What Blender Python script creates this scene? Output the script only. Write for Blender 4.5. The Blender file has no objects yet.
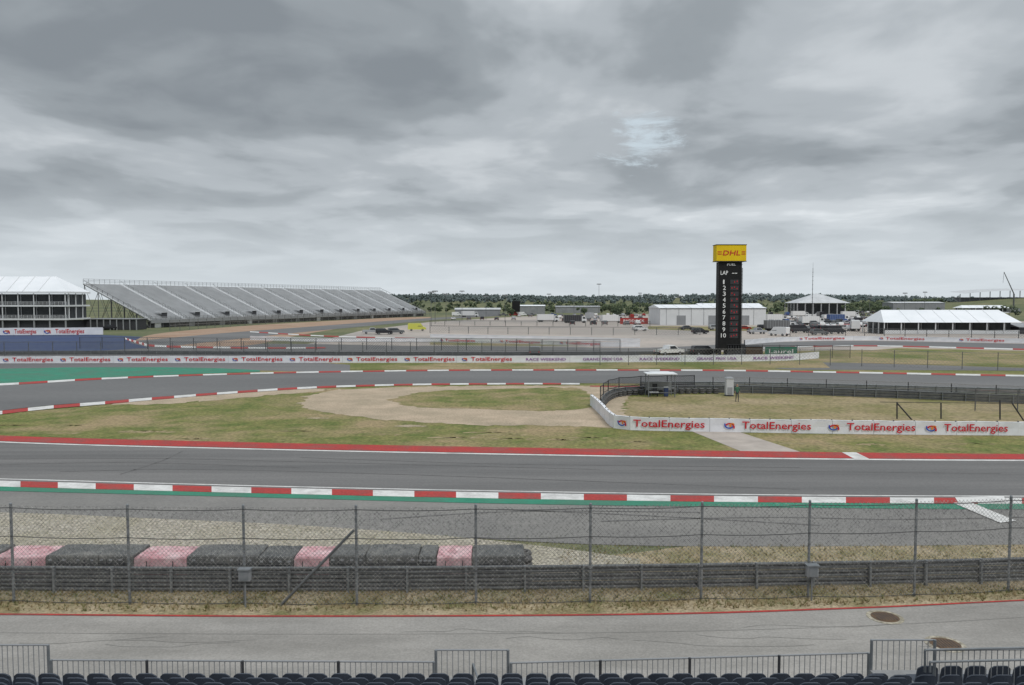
import bpy, math, random
from mathutils import Vector
random.seed(7)
scene=bpy.context.scene
F=788.0; CAMZ=10.0; PITCH=math.atan(42.5/F)
sA,cA=math.sin(PITCH),math.cos(PITCH)
def ray(u,v):
    cx=(u-512)/F; cy=(342.5-v)/F
    return Vector((cx,cA+cy*sA,-sA+cy*cA))
def P(u,v,z=0.0):
    "site-survey helper: bearing + depression angle from the stand -> ground position in metres"
    d=ray(u,v); t=(z-CAMZ)/d.z
    return Vector((d.x*t,d.y*t,z))
def W(u,v,y):
    d=ray(u,v); t=y/d.y
    return Vector((d.x*t,y,CAMZ+d.z*t))
# ------------------------------------------------------------------ materials
def newmat(name):
    m=bpy.data.materials.new(name); m.use_nodes=True
    nt=m.node_tree; return m,nt,nt.nodes['Principled BSDF']
def pmat(name,c1,c2=None,scale=1.0,stretch=(1,1,1),c3=None,scale3=0.05,stretch3=(1,1,1),rough=.85,metal=0,bump=0,bscale=30,lo=.35,hi=.65,speck=0,sscale=25,lo3=.4,hi3=.65):
    m,nt,b=newmat(name); N=nt.nodes; L=nt.links
    b.inputs['Roughness'].default_value=rough; b.inputs['Metallic'].default_value=metal
    b.inputs['Specular IOR Level'].default_value=0.25
    if c2 is None: c2=tuple(x*.8 for x in c1)
    tc=N.new('ShaderNodeTexCoord')
    def noise(sc,st,det=6):
        mp=N.new('ShaderNodeMapping'); mp.inputs['Scale'].default_value=st
        L.new(tc.outputs['Object'],mp.inputs['Vector'])
        n=N.new('ShaderNodeTexNoise'); n.inputs['Scale'].default_value=sc; n.inputs['Detail'].default_value=det
        n.inputs['Roughness'].default_value=.62
        L.new(mp.outputs[0],n.inputs['Vector']); return n
    def rng(n,a,bb,c=0,d=1):
        r=N.new('ShaderNodeMapRange'); r.inputs[1].default_value=a; r.inputs[2].default_value=bb; r.inputs[3].default_value=c; r.inputs[4].default_value=d
        L.new(n.outputs[0],r.inputs[0]); return r
    def mix(f,A,B):
        x=N.new('ShaderNodeMix'); x.data_type='RGBA'
        L.new(f.outputs[0],x.inputs[0])
        for s,i in ((A,6),(B,7)):
            if isinstance(s,tuple): x.inputs[i].default_value=(*s,1)
            else: L.new(s,x.inputs[i])
        return x.outputs[2]
    col=mix(rng(noise(scale,stretch),lo,hi),c1,c2)
    if c3: col=mix(rng(noise(scale3,stretch3,5),lo3,hi3),col,c3)
    if speck:
        r=rng(noise(sscale,(1,1,1),3),.3,.7,1-speck,1+speck)
        x=N.new('ShaderNodeVectorMath'); x.operation='SCALE'
        L.new(col,x.inputs[0]); L.new(r.outputs[0],x.inputs['Scale']); col=x.outputs[0]
    L.new(col,b.inputs['Base Color'])
    if bump:
        bn=N.new('ShaderNodeBump'); bn.inputs['Strength'].default_value=bump; bn.inputs['Distance'].default_value=.03
        L.new(noise(bscale,(1,1,1),4).outputs[0],bn.inputs['Height']); L.new(bn.outputs[0],b.inputs['Normal'])
    return m
M={}
M['ground']=pmat('dry_ground',(.11,.125,.055),(.20,.18,.095),.06,c3=(.085,.105,.05),scale3=.012,speck=.25,sscale=.8)
M['asphalt']=pmat('asphalt',(.142,.138,.135),(.182,.175,.169),.5,stretch=(.06,1.3,1),c3=(.112,.109,.107),scale3=.9,stretch3=(.03,.5,1),speck=.12,sscale=8,rough=.8,lo3=.42,hi3=.72)
M['asphalt2']=pmat('asphalt_runoff',(.19,.182,.172),(.235,.225,.208),.25,c3=(.16,.154,.147),scale3=.15,stretch3=(.2,1,1),speck=.12,sscale=6)
M['asphalt_far']=pmat('asphalt_far',(.125,.124,.124),(.165,.162,.16),.06,stretch=(.3,1,1),speck=.08,sscale=2)
M['road']=pmat('service_road',(.29,.275,.255),(.335,.315,.29),.35,c3=(.235,.222,.203),scale3=.6,stretch3=(.25,1,1),speck=.14,sscale=14,bump=.2)
M['grass']=pmat('grass',(.10,.128,.028),(.195,.182,.062),.5,c3=(.29,.22,.12),scale3=.13,speck=.4,sscale=3.5,bump=.5,bscale=5,lo=.38,hi=.62,lo3=.45,hi3=.64)
M['grassfar']=pmat('grass_far',(.105,.13,.03),(.20,.18,.068),.12,c3=(.29,.225,.125),scale3=.06,speck=.3,sscale=2,lo3=.43,hi3=.61)
M['grasstan']=pmat('grass_tan',(.16,.155,.055),(.25,.20,.10),.3,c3=(.32,.25,.15),scale3=.12,speck=.35,sscale=2.5,lo3=.42,hi3=.62)
M['drygrass']=pmat('dry_grass',(.26,.20,.115),(.16,.155,.065),1.2,c3=(.37,.30,.20),scale3=.5,speck=.4,sscale=9,bump=.8,bscale=14)
M['gravel']=pmat('gravel',(.47,.37,.27),(.38,.30,.215),.4,speck=.25,sscale=7,bump=.7,bscale=12,c3=(.33,.27,.19),scale3=.25)
M['graveldark']=pmat('gravel_near',(.43,.385,.315),(.29,.265,.215),2.5,speck=.5,sscale=7,bump=.9,bscale=9,c3=(.31,.28,.21),scale3=.3)
M['lot']=pmat('lot',(.36,.32,.285),(.28,.26,.24),.05,c3=(.45,.385,.335),scale3=.015,speck=.15,sscale=.7)
M['clay']=pmat('clay_runoff',(.30,.19,.125),(.36,.26,.19),.08,speck=.15,sscale=1)
M['red']=pmat('red_paint',(.40,.045,.04),(.30,.05,.045),.8,speck=.2,sscale=9,c3=(.26,.08,.07),scale3=.4,lo3=.48,hi3=.72)
M['white']=pmat('white_paint',(.66,.65,.63),(.54,.53,.51),1.2,speck=.1,sscale=10,c3=(.40,.39,.38),scale3=.6,lo3=.48,hi3=.78)
M['green']=pmat('green_paint',(.03,.20,.125),(.045,.23,.15),.8,speck=.12,sscale=9,c3=(.07,.17,.12),scale3=.3)
M['blue']=pmat('blue_paint',(.035,.055,.135),(.055,.075,.135),.1,speck=.1,sscale=2)
M['steel']=pmat('galvanised_steel',(.17,.185,.195),(.24,.25,.26),3,rough=.5,metal=.3)
M['steel_d']=pmat('weathered_rail',(.105,.11,.115),(.15,.155,.155),1.5,rough=.6,metal=.2)
M['wire']=pmat('wire',(.20,.195,.185),(.26,.25,.235),3,rough=.6,metal=.1)
M['wire_n']=pmat('wire_near',(.07,.067,.063),(.42,.41,.39),9,rough=.6,lo=.40,hi=.60)
M['cable']=pmat('tension_cable',(.06,.06,.06),(.09,.09,.09),3)
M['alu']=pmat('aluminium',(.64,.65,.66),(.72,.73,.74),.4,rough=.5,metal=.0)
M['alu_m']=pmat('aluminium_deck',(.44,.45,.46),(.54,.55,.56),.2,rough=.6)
M['alu_d']=pmat('aluminium_dark',(.24,.25,.26),(.29,.295,.305),.4,rough=.6)  # darker grey aluminium tone
M['dark']=pmat('dark_metal',(.035,.037,.042),(.055,.055,.06),2,rough=.6)
M['black']=pmat('black_panel',(.008,.008,.009),(.014,.014,.015),2,rough=.6)
M['rubber']=pmat('tyre_rubber',(.075,.075,.075),(.12,.115,.11),3,rough=.85,speck=.2)
M['pinktyre']=pmat('faded_pink_cover',(.50,.25,.27),(.64,.46,.47),2.2,rough=.8,speck=.2,sscale=6,c3=(.34,.19,.20),scale3=1.6,lo3=.52,hi3=.72)
M['belt']=pmat('conveyor_belt',(.085,.088,.088),(.135,.135,.13),.8,rough=.8,speck=.15,c3=(.19,.185,.17),scale3=1.2,lo3=.52,hi3=.7)
M['banner']=pmat('banner_white',(.76,.76,.78),(.66,.67,.70),.6,rough=.6)
M['tent']=pmat('tent_fabric',(.78,.79,.81),(.70,.72,.74),.15,rough=.6)
M['wall']=pmat('white_cladding',(.68,.69,.70),(.60,.61,.62),.2,rough=.6)
M['glass']=pmat('dark_glass',(.035,.04,.045),(.06,.065,.07),.5,rough=.15)
M['txtred']=pmat('lettering_red',(.55,.02,.03),(.52,.03,.04),2)
M['txtblue']=pmat('lettering_blue',(.03,.09,.42),(.03,.09,.38),2)
M['txtor']=pmat('lettering_orange',(.75,.25,.04),(.7,.22,.04),2)
M['txtpur']=pmat('lettering_purple',(.26,.10,.34),(.26,.10,.30),2)
M['yellow']=pmat('yellow_panel',(.78,.55,.015),(.74,.50,.015),.8)
M['lettw']=pmat('lettering_white',(.8,.8,.8),(.75,.75,.75),2)
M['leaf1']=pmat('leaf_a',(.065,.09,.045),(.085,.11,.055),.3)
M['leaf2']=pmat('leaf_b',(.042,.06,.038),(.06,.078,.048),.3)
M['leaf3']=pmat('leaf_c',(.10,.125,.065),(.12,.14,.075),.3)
M['haze1']=pmat('hazed_leaf_a',(.115,.145,.14),(.135,.165,.16),.05)  # distance haze painted into the leaf colour as a bluish tint
M['haze2']=pmat('hazed_leaf_b',(.09,.115,.115),(.105,.13,.13),.05)  # darker foliage tone, same haze tint put into the colour
M['bark']=pmat('bark',(.08,.065,.05),(.11,.09,.07),2)
M['seat']=pmat('seat_plastic',(.045,.055,.075),(.06,.07,.09),2,rough=.45)
M['deck']=pmat('deck',(.28,.28,.28),(.22,.22,.22),2,rough=.6)
M['straw1']=pmat('straw_a',(.36,.285,.16),(.28,.22,.12),2)
M['straw2']=pmat('straw_b',(.13,.145,.05),(.17,.165,.065),2)
M['rust']=pmat('rusty_iron',(.14,.09,.055),(.10,.07,.05),6,bump=.5)
# ------------------------------------------------------------------ mesh builder
class MB:
    def __init__(s): s.v=[];s.f=[];s.m=[];s.mats=[]
    def mi(s,k):
        if k not in s.mats: s.mats.append(k)
        return s.mats.index(k)
    def add(s,vs,fs,k):
        o=len(s.v); i=s.mi(k); s.v.extend([tuple(v) for v in vs])
        for f in fs: s.f.append(tuple(a+o for a in f)); s.m.append(i)
    def box(s,c,d,k,rot=0,taper=1):
        cx,cy,cz=c; dx,dy,dz=[a/2 for a in d]; co,si=math.cos(rot),math.sin(rot); vs=[]
        for z,t in ((-dz,1),(dz,taper)):
            for x,y in ((-dx,-dy),(dx,-dy),(dx,dy),(-dx,dy)):
                x*=t;y*=t; vs.append((cx+x*co-y*si,cy+x*si+y*co,cz+z))
        s.add(vs,[(0,3,2,1),(4,5,6,7),(0,1,5,4),(1,2,6,5),(2,3,7,6),(3,0,4,7)],k)
    def cyl(s,p0,p1,r,k,n=8,r2=None):
        p0=Vector(p0);p1=Vector(p1); r2=r if r2 is None else r2
        a=(p1-p0).normalized(); b=a.orthogonal().normalized(); c=a.cross(b); vs=[]
        for p,q in ((p0,r),(p1,r2)):
            for i in range(n):
                t=2*math.pi*i/n; vs.append(p+(b*math.cos(t)+c*math.sin(t))*q)
        fs=[(i,(i+1)%n,n+(i+1)%n,n+i) for i in range(n)]
        fs+= [tuple(range(n))[::-1],tuple(range(n,2*n))]
        s.add(vs,fs,k)
    def torus(s,c,R,r,k,n=18,m=7):
        vs=[];fs=[]
        for i in range(n):
            a=2*math.pi*i/n
            for j in range(m):
                b=2*math.pi*j/m; q=R+r*math.cos(b)*.9
                vs.append((c[0]+q*math.cos(a),c[1]+q*math.sin(a),c[2]+r*math.sin(b)))
        for i in range(n):
            for j in range(m):
                fs.append((i*m+j,((i+1)%n)*m+j,((i+1)%n)*m+(j+1)%m,i*m+(j+1)%m))
        s.add(vs,fs,k)
    def obj(s,name,parent=None,smooth=False,loc=None):
        me=bpy.data.meshes.new(name); me.from_pydata(s.v,[],s.f)
        for k in s.mats: me.materials.append(M[k])
        me.polygons.foreach_set('material_index',s.m)
        if smooth: me.polygons.foreach_set('use_smooth',[True]*len(s.f))
        me.update()
        o=bpy.data.objects.new(name,me); scene.collection.objects.link(o)
        if parent: o.parent=parent
        if loc: o.location=loc
        return o
def empty(name,loc=(0,0,0)):
    o=bpy.data.objects.new(name,None); o.location=loc; scene.collection.objects.link(o); return o
def cat(pts,n=10):
    "catmull-rom through tuples"
    out=[]; p=[pts[0]]+list(pts)+[pts[-1]]
    for i in range(1,len(p)-2):
        for j in range(n):
            t=j/n; r=[]
            for a,b,c,d in zip(p[i-1],p[i],p[i+1],p[i+2]):
                r.append(.5*((2*b)+(-a+c)*t+(2*a-5*b+4*c-d)*t*t+(-a+3*b-3*c+d)*t**3))
            out.append(tuple(r))
    out.append(tuple(pts[-1])); return out
def band(name,rows,k,z,n=12,alt=None,alen=2.17,thick=0):
    r=cat(rows,n); T=[P(u,a) for u,a,b in r]; B=[P(u,b) for u,a,b in r]
    if alt:
        mid=[(a+b)/2 for a,b in zip(T,B)]; s=[0]
        for i in range(1,len(mid)): s.append(s[-1]+(mid[i]-mid[i-1]).length)
        nT=[];nB=[]; q=0; i=0
        while q<s[-1]:
            while s[i+1]<q: i+=1
            t=(q-s[i])/(s[i+1]-s[i]); nT.append(T[i].lerp(T[i+1],t)); nB.append(B[i].lerp(B[i+1],t)); q+=alen
        T,B=nT,nB
    mb=MB()
    for i in range(len(T)-1):
        kk=(k if i%2 else alt) if alt else k
        a,b,c,d=B[i],B[i+1],T[i+1],T[i]; a,b,c,d=[Vector((q.x,q.y,z)) for q in (a,b,c,d)]
        mb.add([a,b,c,d],[(0,1,2,3)],kk)
        if thick:
            mb.add([a,b,b-Vector((0,0,thick)),a-Vector((0,0,thick))],[(0,3,2,1)],kk)
    return mb.obj(name)
def area(name,pts,k,z,n=8,smooth=True,jit=0):
    pts=cat(list(pts)+[pts[0]],n)[:-1] if smooth else pts
    vs=[P(u,v,0) for u,v in pts]
    if jit:
        rj=random.Random(9); out=[]
        for a,b in zip(vs,vs[1:]+vs[:1]):
            m=max(1,int((b-a).length/.5))
            for i in range(m):
                p=a.lerp(b,i/m); out.append(Vector((p.x+rj.gauss(0,jit),p.y+rj.gauss(0,jit),0)))
        vs=out
    vs=[(p.x,p.y,z) for p in vs]
    mb=MB(); mb.add(vs,[tuple(range(len(vs)))],k); o=mb.obj(name)
    if o.data.polygons[0].normal.z<0: o.data.flip_normals()
    return o
def path(pts,step,n=10,curve=True):
    q=[P(u,v) for u,v in (cat(pts,n) if curve else pts)]
    return respace(q,step)
def respace(q,step):
    s=[0]
    for i in range(1,len(q)): s.append(s[-1]+(q[i]-q[i-1]).length)
    k=max(1,round(s[-1]/step)); out=[]; i=0
    for j in range(k+1):
        d=s[-1]*j/k
        while i<len(s)-2 and s[i+1]<d: i+=1
        out.append(q[i].lerp(q[i+1],(d-s[i])/(s[i+1]-s[i])))
    return out
# ------------------------------------------------------------------ text template
def text_geo(body):
    cu=bpy.data.curves.new('t','FONT'); cu.body=body; cu.resolution_u=2; cu.offset=.012
    o=bpy.data.objects.new('t',cu); scene.collection.objects.link(o)
    bpy.context.view_layer.update()
    me=o.evaluated_get(bpy.context.evaluated_depsgraph_get()).to_mesh()
    v=[tuple(p.co) for p in me.vertices]; f=[tuple(p.vertices) for p in me.polygons]
    bpy.data.objects.remove(o); bpy.data.curves.remove(cu)
    x0=min(p[0] for p in v); x1=max(p[0] for p in v); y0=min(p[1] for p in v); y1=max(p[1] for p in v)
    return v,f,x0,x1,y0,y1
TG={}
def put_text(mb,body,org,t,width,height,k,up=Vector((0,0,1))):
    if body not in TG: TG[body]=text_geo(body)
    v,f,x0,x1,y0,y1=TG[body]; sx=width/(x1-x0); sy=height/(y1-y0)
    mb.add([org+t*((p[0]-x0)*sx)+up*((p[1]-y0)*sy) for p in v],f,k)
UP=Vector((0,0,1))
def ad_barrier(name,pts,h,texts,seg=2.0,z0=.03,curve=True,thick=.25,back='banner',off=.07):
    "texts: (u_start,u_end,kind): bearings locating each lettering group along the barrier"
    q=path(pts,seg,curve=curve); root=empty(name)
    S=[0]
    for a,b in zip(q[:-1],q[1:]): S.append(S[-1]+(b-a).length)
    def pos(s):
        i=0
        while i<len(S)-2 and S[i+1]<s: i+=1
        a,b=q[i],q[i+1]; t=(b-a).normalized()
        return a+t*(s-S[i])+Vector((t.y,-t.x,0))*off
    mb=MB(); rr=random.Random(5)
    hv=[h+rr.uniform(-.03,.03) for _ in q]
    for i,(a,b) in enumerate(zip(q[:-1],q[1:])):
        t=(b-a).normalized(); nb=Vector((-t.y,t.x,0))*thick; z=Vector((0,0,z0)); N=3
        ua,ub=UP*hv[i],UP*hv[i+1]
        for j in range(N):
            A=a.lerp(b,j/N); B=a.lerp(b,(j+1)/N); Ua=ua.lerp(ub,j/N)-UP*.02*math.sin(math.pi*j/N); Ub=ua.lerp(ub,(j+1)/N)-UP*.02*math.sin(math.pi*(j+1)/N)
            fa,fb=nb*.15*math.sin(math.pi*j/N),nb*.15*math.sin(math.pi*(j+1)/N)
            mb.add([A+z,B+z,B+Ub,A+Ua,A+fa+(z+Ua)/2,B+fb+(z+Ub)/2],[(0,1,5,4),(4,5,2,3)],'banner')
        mb.add([a+z,b+z,b+ub,a+ua,a+nb+z,b+nb+z,b+nb+ub,a+nb+ua],[(3,2,6,7),(5,4,7,6)],'banner')
        if i%2==0: mb.add([a+t*.02-nb*.02+z,a+t*.045-nb*.02+z,a+t*.045-nb*.02+ua,a+t*.02-nb*.02+ua],[(0,1,2,3)],'alu_d')
        mb.box((a.x+nb.x*.5,a.y+nb.y*.5,h/2+.02),(.08,.08,h+.1),'steel_d')
    mb.obj('banner_wall',root)
    tb=MB()
    for us,ue,kind in texts:
        def at(u):
            best=None
            for i,(a,b) in enumerate(zip(q[:-1],q[1:])):
                ua=512+F*a.x/a.y; ub=512+F*b.x/b.y
                if ua<=u<=ub and ub>ua:
                    lo,hi=0.,1.
                    for _ in range(20):
                        m=(lo+hi)/2; c=a.lerp(b,m)
                        if 512+F*c.x/c.y<u: lo=m
                        else: hi=m
                    best=S[i]+(S[i+1]-S[i])*lo
            return best
        A,B=at(us),at(ue)
        if A is None or B is None: continue
        w=B-A
        def lay(verts,faces,k): tb.add([pos(A+x)+UP*z for x,z in verts],faces,k)
        if kind=='te':
            s=h*.72
            for (r0,r1,a0,a1,cx,cz,k) in ((.30,.44,-20,150,.5,.35,'txtred'),(.30,.42,160,330,.45,.6,'txtblue'),(.10,.24,20,250,.75,.55,'txtor')):
                n=8
                for i in range(n):
                    a=math.radians(a0+(a1-a0)*i/n); b=math.radians(a0+(a1-a0)*(i+1)/n)
                    lay([(s*(cx+r*1.2*math.cos(x)),h*.15+s*(cz+r*math.sin(x))) for r,x in ((r0,a),(r1,a),(r1,b),(r0,b))],[(0,1,2,3)],k)
            body='TotalEnergies'; x0_=h*1.25; z_=h*.14; ww=w-x0_; hh=h*.70; kk='txtred'
        else: body=kind; x0_=0; z_=h*.3; ww=w; hh=h*.38; kk='txtpur'
        if body not in TG: TG[body]=text_geo(body)
        v,f,tx0,tx1,ty0,ty1=TG[body]
        lay([(x0_+(p[0]-tx0)*ww/(tx1-tx0),z_+(p[1]-ty0)*hh/(ty1-ty0)) for p in v],f,kk)
    if tb.v: tb.obj('lettering',root)
    return root
def fence(name,q,h,post_r,mesh_d,mesh_w,cables=(),post_k='steel',mesh_z0=.05,wire_k='wire',posts=True,cr=None,cable_k=None):
    root=empty(name); mb=MB()
    if posts:
        for p in q:
            mb.cyl(p,p+Vector((0,0,h)),post_r,post_k,8)
            mb.cyl(p+Vector((0,0,h)),p+Vector((0,.0,h+.03)),post_r*1.15,post_k,8,post_r*.5)
        mb.obj('posts',root)
    wb=MB()
    for a,b in zip(q[:-1],q[1:]):
        L=(b-a).length; t=(b-a)/L; H=h-.05-mesh_z0
        off=Vector((t.y,-t.x,0))*(post_r+.01)
        for sgn in (1,-1):
            s=-H+.001
            while s<L:
                s0,z0,s1,z1=s,0,s+H,H
                if s0<0: z0=-s0; s0=0
                if s1>L: z1-= (s1-L); s1=L
                if s1-s0>.01:
                    if sgn<0: x0,x1=L-s0,L-s1
                    else: x0,x1=s0,s1
                    A=a+t*x0+Vector((0,0,z0+mesh_z0))+off; B=a+t*x1+Vector((0,0,z1+mesh_z0))+off
                    d=(t*(1 if sgn>0 else -1)*-.7071+Vector((0,0,.7071)))*mesh_w/2
                    wb.add([A-d,B-d,B+d,A+d],[(0,1,2,3)],wire_k)
                s+=mesh_d
        for c in cables:
            A=a+Vector((0,0,c))+off*1.1; B=b+Vector((0,0,c))+off*1.1
            r=cr or max(.006,mesh_w*1.3); sag=.05 if L<5 else 0
            pts=[A.lerp(B,k/4)-UP*sag*(1-(k/2-1)**2) for k in range(5)]
            for x,y in zip(pts[:-1],pts[1:]): wb.cyl(x,y,r,cable_k or wire_k,5)
    wb.obj('wire_mesh',root)
    return root
def guardrail(name,q,beams=3,z0=.08,side=1,k='steel_d',postk='steel',bs=.32):
    root=empty(name); mb=MB(); prof=[]; f=bs/.32
    for b in range(beams):
        z=z0+b*bs
        prof.append([(0,z),(.07,z+.04*f),(.07,z+.10*f),(.0,z+.155*f),(.07,z+.21*f),(.07,z+.27*f),(0,z+.31*f)])
    N=[]
    for i in range(len(q)):
        t=(q[min(i+1,len(q)-1)]-q[max(i-1,0)]).normalized(); N.append(Vector((-t.y,t.x,0))*side)
    for i in range(len(q)-1):
        for pr in prof:
            vs=[]
            for j,(o,z) in enumerate(pr):
                for p,n in ((q[i],N[i]),(q[i+1],N[i+1])):
                    vs.append(p+n*o*-1+Vector((0,0,z)))
            mb.add(vs,[(2*j,2*j+1,2*j+3,2*j+2) for j in range(len(pr)-1)],k)
    mb.obj('rails',root,smooth=False)
    pb=MB(); H=z0+beams*bs
    for i,p in enumerate(q):
        ang=math.atan2(N[i].y,N[i].x)
        pb.box((p.x-N[i].x*.14,p.y-N[i].y*.14,H/2+.0),(.12,.07,H+.04),postk,ang)
    pb.obj('posts',root)
    return root
# ------------------------------------------------------------------ ground
def sm(a,b,x):
    t=max(0,min(1,(x-a)/(b-a))); return t*t*(3-2*t)
def terr(x,y):
    h=sm(620,1400,y)*(9+4*math.sin(x/310+1)+2.5*math.sin(x/97+y/400))*(1-.6*sm(2200,4200,y))
    h+=13*math.exp(-((x-520)/150)**2-((y-720)/90)**2)*sm(560,640,y)
    return h
mb=MB()
xs=[-6000,-4500,-3200,-2300,-1700]+[-1300+i*50 for i in range(53)]+[1700,2300,3200,4500,6000]
ys=[-250,-80,40,150,300,450,600]+[640+i*40 for i in range(25)]+[1750,1950,2300,2800,3400,4200,5200,7000,9000]
for y in ys:
    for x in xs: mb.v.append((x,y,terr(x,y)))
gi=mb.mi('ground'); nx=len(xs)
for j in range(len(ys)-1):
    for i in range(nx-1):
        mb.f.append((j*nx+i,j*nx+i+1,(j+1)*nx+i+1,(j+1)*nx+i)); mb.m.append(gi)
mb.obj('ground',smooth=True)
area('far_grass_field',[(-500,372),(-500,352),(300,352),(1500,346),(1500,400),(512,440),(-500,480)],'grassfar',.010,smooth=False)
band('grass_infield',[(-600,398,440),(-300,400,440),(0,412,437),(256,391,443),(512,384,449),(768,385,453),(1024,390,455),(1400,398,457),(1700,400,457)],'grass',.020,8)
area('dry_grass_enclosure',[(628,398),(700,395),(780,395.5),(900,398.5),(1024,402),(1300,412),(1300,432),(1024,430),(800,428),(640,424)],'grasstan',.027,jit=.2)
band('race_track',[(-900,402,466),(-300,426,474),(0,441,484),(256,448,491),(512,453,498),(768,457,501),(1024,459,503),(1400,459,503),(1900,458,503)],'asphalt',.030)
band('red_painted_strip',[(-900,399,404),(-300,421,426.5),(0,436,441.5),(256,443,448.7),(512,448,454),(768,452,458),(1024,454.5,460),(1400,455,460),(1900,454,459)],'red',.044)
band('white_edge_line',[(-900,404.4,405.8),(-300,427,428.2),(0,442,443.0),(256,449.2,450.2),(512,454.4,455.5),(768,458.4,459.6),(1024,460.4,461.6),(1400,460.4,461.6),(1900,460,461)],'white',.044)
band('asphalt_runoff',[(-600,478,514),(-300,481,510),(0,485,514),(150,488,519),(300,492,526),(450,495,537),(600,498,545),(768,500,547),(1024,502,545),(1400,502,540)],'asphalt2',.024)
band('green_painted_strip',[(-300,479,484),(0,486.5,491.5),(256,493.3,498),(512,499,504.5),(768,502.6,508),(1024,504,510),(1400,504,510)],'green',.040)
band('red_white_kerb',[(-300,474.3,479),(0,481.6,487.3),(256,488.4,494),(512,493.8,499.6),(768,497.5,503.2),(1024,498.9,504.6),(1400,498.9,504.6)],'red',.055,16,alt='white',alen=2.17,thick=.03)
band('track_edge_line',[(-300,471.6,472.4),(0,479,479.8),(256,486,486.8),(512,491.4,492.2),(768,495,495.8),(1024,496.4,497.2),(1400,496.4,497.2)],'white',.036)
band('gravel_trap',[(-300,507,572),(0,513,572),(150,519,574),(300,526,575),(450,537,575),(560,549,574),(640,560,570)],'graveldark',.034)
band('dry_grass_verge',[(-300,571,613),(0,572,615),(300,573,617),(600,556,616),(700,546,613),(850,545,609),(1024,541,601),(1400,538,585)],'drygrass',.016)
band('service_road',[(-400,612,760),(0,615,760),(300,617,760),(640,615,760),(850,609,760),(1024,601,760),(1400,583,760)],'road',.024)
band('red_edge_line',[(-400,612,613.4),(0,614.5,616),(300,616.5,618),(640,614.5,616),(850,608.5,609.9),(1024,600.6,601.8),(1400,583,584.2)],'red',.040)
def quad(name,pts,k,z):
    mb=MB(); mb.add([(P(u,v).x,P(u,v).y,z) for u,v in pts],[(0,1,2,3)],k); o=mb.obj(name)
    if o.data.polygons[0].normal.z<0: o.data.flip_normals()
quad('start_line_mark',[(842,453),(856,453),(870,460),(855,460)],'white',.052)
quad('start_line_mark',[(953,504),(970,503),(1016,522),(1000,524)],'white',.060)
quad('start_line_mark',[(955,498.5),(1004,497.5),(1006,503.5),(958,503.5)],'white',.07)
quad('concrete_path',[(690,431),(735,431),(800,452.2),(742,452.2)],'lot',.034)
M['skid']=pmat('tyre_mark',(.10,.097,.095),(.135,.13,.126),1.5)
M['seam']=pmat('tar_seam',(.17,.165,.155),(.24,.23,.215),3)
def lines(name,L_,k,z,w):
    sk=MB()
    for pts in L_:
        q=[P(u,v) for u,v in cat(pts,10)]
        for a,b in zip(q[:-1],q[1:]):
            t=(b-a).normalized(); nn=Vector((-t.y,t.x,0))*w
            sk.add([(p.x,p.y,z) for p in (a-nn,b-nn,b+nn,a+nn)],[(0,1,2,3)],k)
    sk.obj(name)
lines('tyre_skid_marks',([(60,472),(200,470),(400,475),(620,483),(800,490)],[(300,458),(480,464),(620,466),(800,468)],[(120,475),(160,462),(182,452)],[(640,470),(800,472),(1000,474)],[(380,520),(520,512),(700,513)],[(-20,466),(120,463),(300,468)],[(-100,460),(150,459),(330,463),(600,470)],[(600,522),(760,518),(900,520),(1060,517)],[(500,510),(640,516),(820,526)]),'skid',.036,.07)
rnd=random.Random(21)
cr_=[]
for _ in range(9):
    u=rnd.uniform(-50,950); v=rnd.uniform(622,650); pts=[]
    for k in range(6): pts.append((u,v)); u+=rnd.uniform(15,45); v+=rnd.uniform(-3,3)
    cr_.append(pts)
cr_+=[[(-100,633),(300,635),(640,633),(900,625),(1150,610)]]
lines('tar_seams',cr_,'seam',.030,.010)
area('infield_gravel_trap',[(300,403),(318,394),(350,389.5),(420,387),(520,386),(600,386.5),(640,388),(630,396),(622,412),(640,427),(590,427),(540,426),(470,425),(400,421),(340,415),(308,409)],'gravel',.030,jit=.22)
area('grass_island',[(388,400),(430,392),(520,388.7),(575,388.2),(588,393),(592,402),(585,409),(540,411),(470,409),(415,407)],'grass',.040,jit=.25)
area('infield_dirt_patch',[(100,403),(170,397),(240,391),(300,389),(330,390),(290,394),(230,399),(150,405)],'gravel',.028,jit=.3)
# bare patches & stray gravel spread into the grass
rp=random.Random(77)
for _ in range(26):
    a_=rp.uniform(0,6.28); u=460+rp.uniform(.95,1.12)*170*math.cos(a_); v=406+rp.uniform(.98,1.15)*19*math.sin(a_)
    if not 300<u<600 or v<390: continue
    w_=rp.uniform(4,16); h_=rp.uniform(.5,1.2)
    area('gravel_patch',[(u-w_,v),(u-w_*.3,v-h_),(u+w_*.6,v-h_*.6),(u+w_,v+.2*h_),(u+w_*.2,v+h_),(u-w_*.6,v+h_*.8)],'gravel',.033+rp.uniform(0,.003),4,jit=.12)
for _ in range(22):
    u=rp.uniform(0,1000); v=rp.uniform(425,440)+u*.008
    if 600<u and v<440: continue
    w_=rp.uniform(6,26); h_=rp.uniform(.4,1.2)
    area('dry_grass_patch',[(u-w_,v),(u-w_*.3,v-h_),(u+w_*.6,v-h_*.6),(u+w_,v+.2*h_),(u+w_*.2,v+h_),(u-w_*.6,v+h_*.8)],'grasstan',.0245+rp.uniform(0,.002),4,jit=.25)
FT=[(-700,425,510),(-300,402,450),(0,386,411),(100,380,402),(200,376,394),(300,373.3,387.6),(400,371.8,384.4),(512,371,383.4),(700,371.3,384),(820,373,385.5),(1024,377,390),(1400,384,398)]
band('race_track',FT,'asphalt_far',.036)
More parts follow.
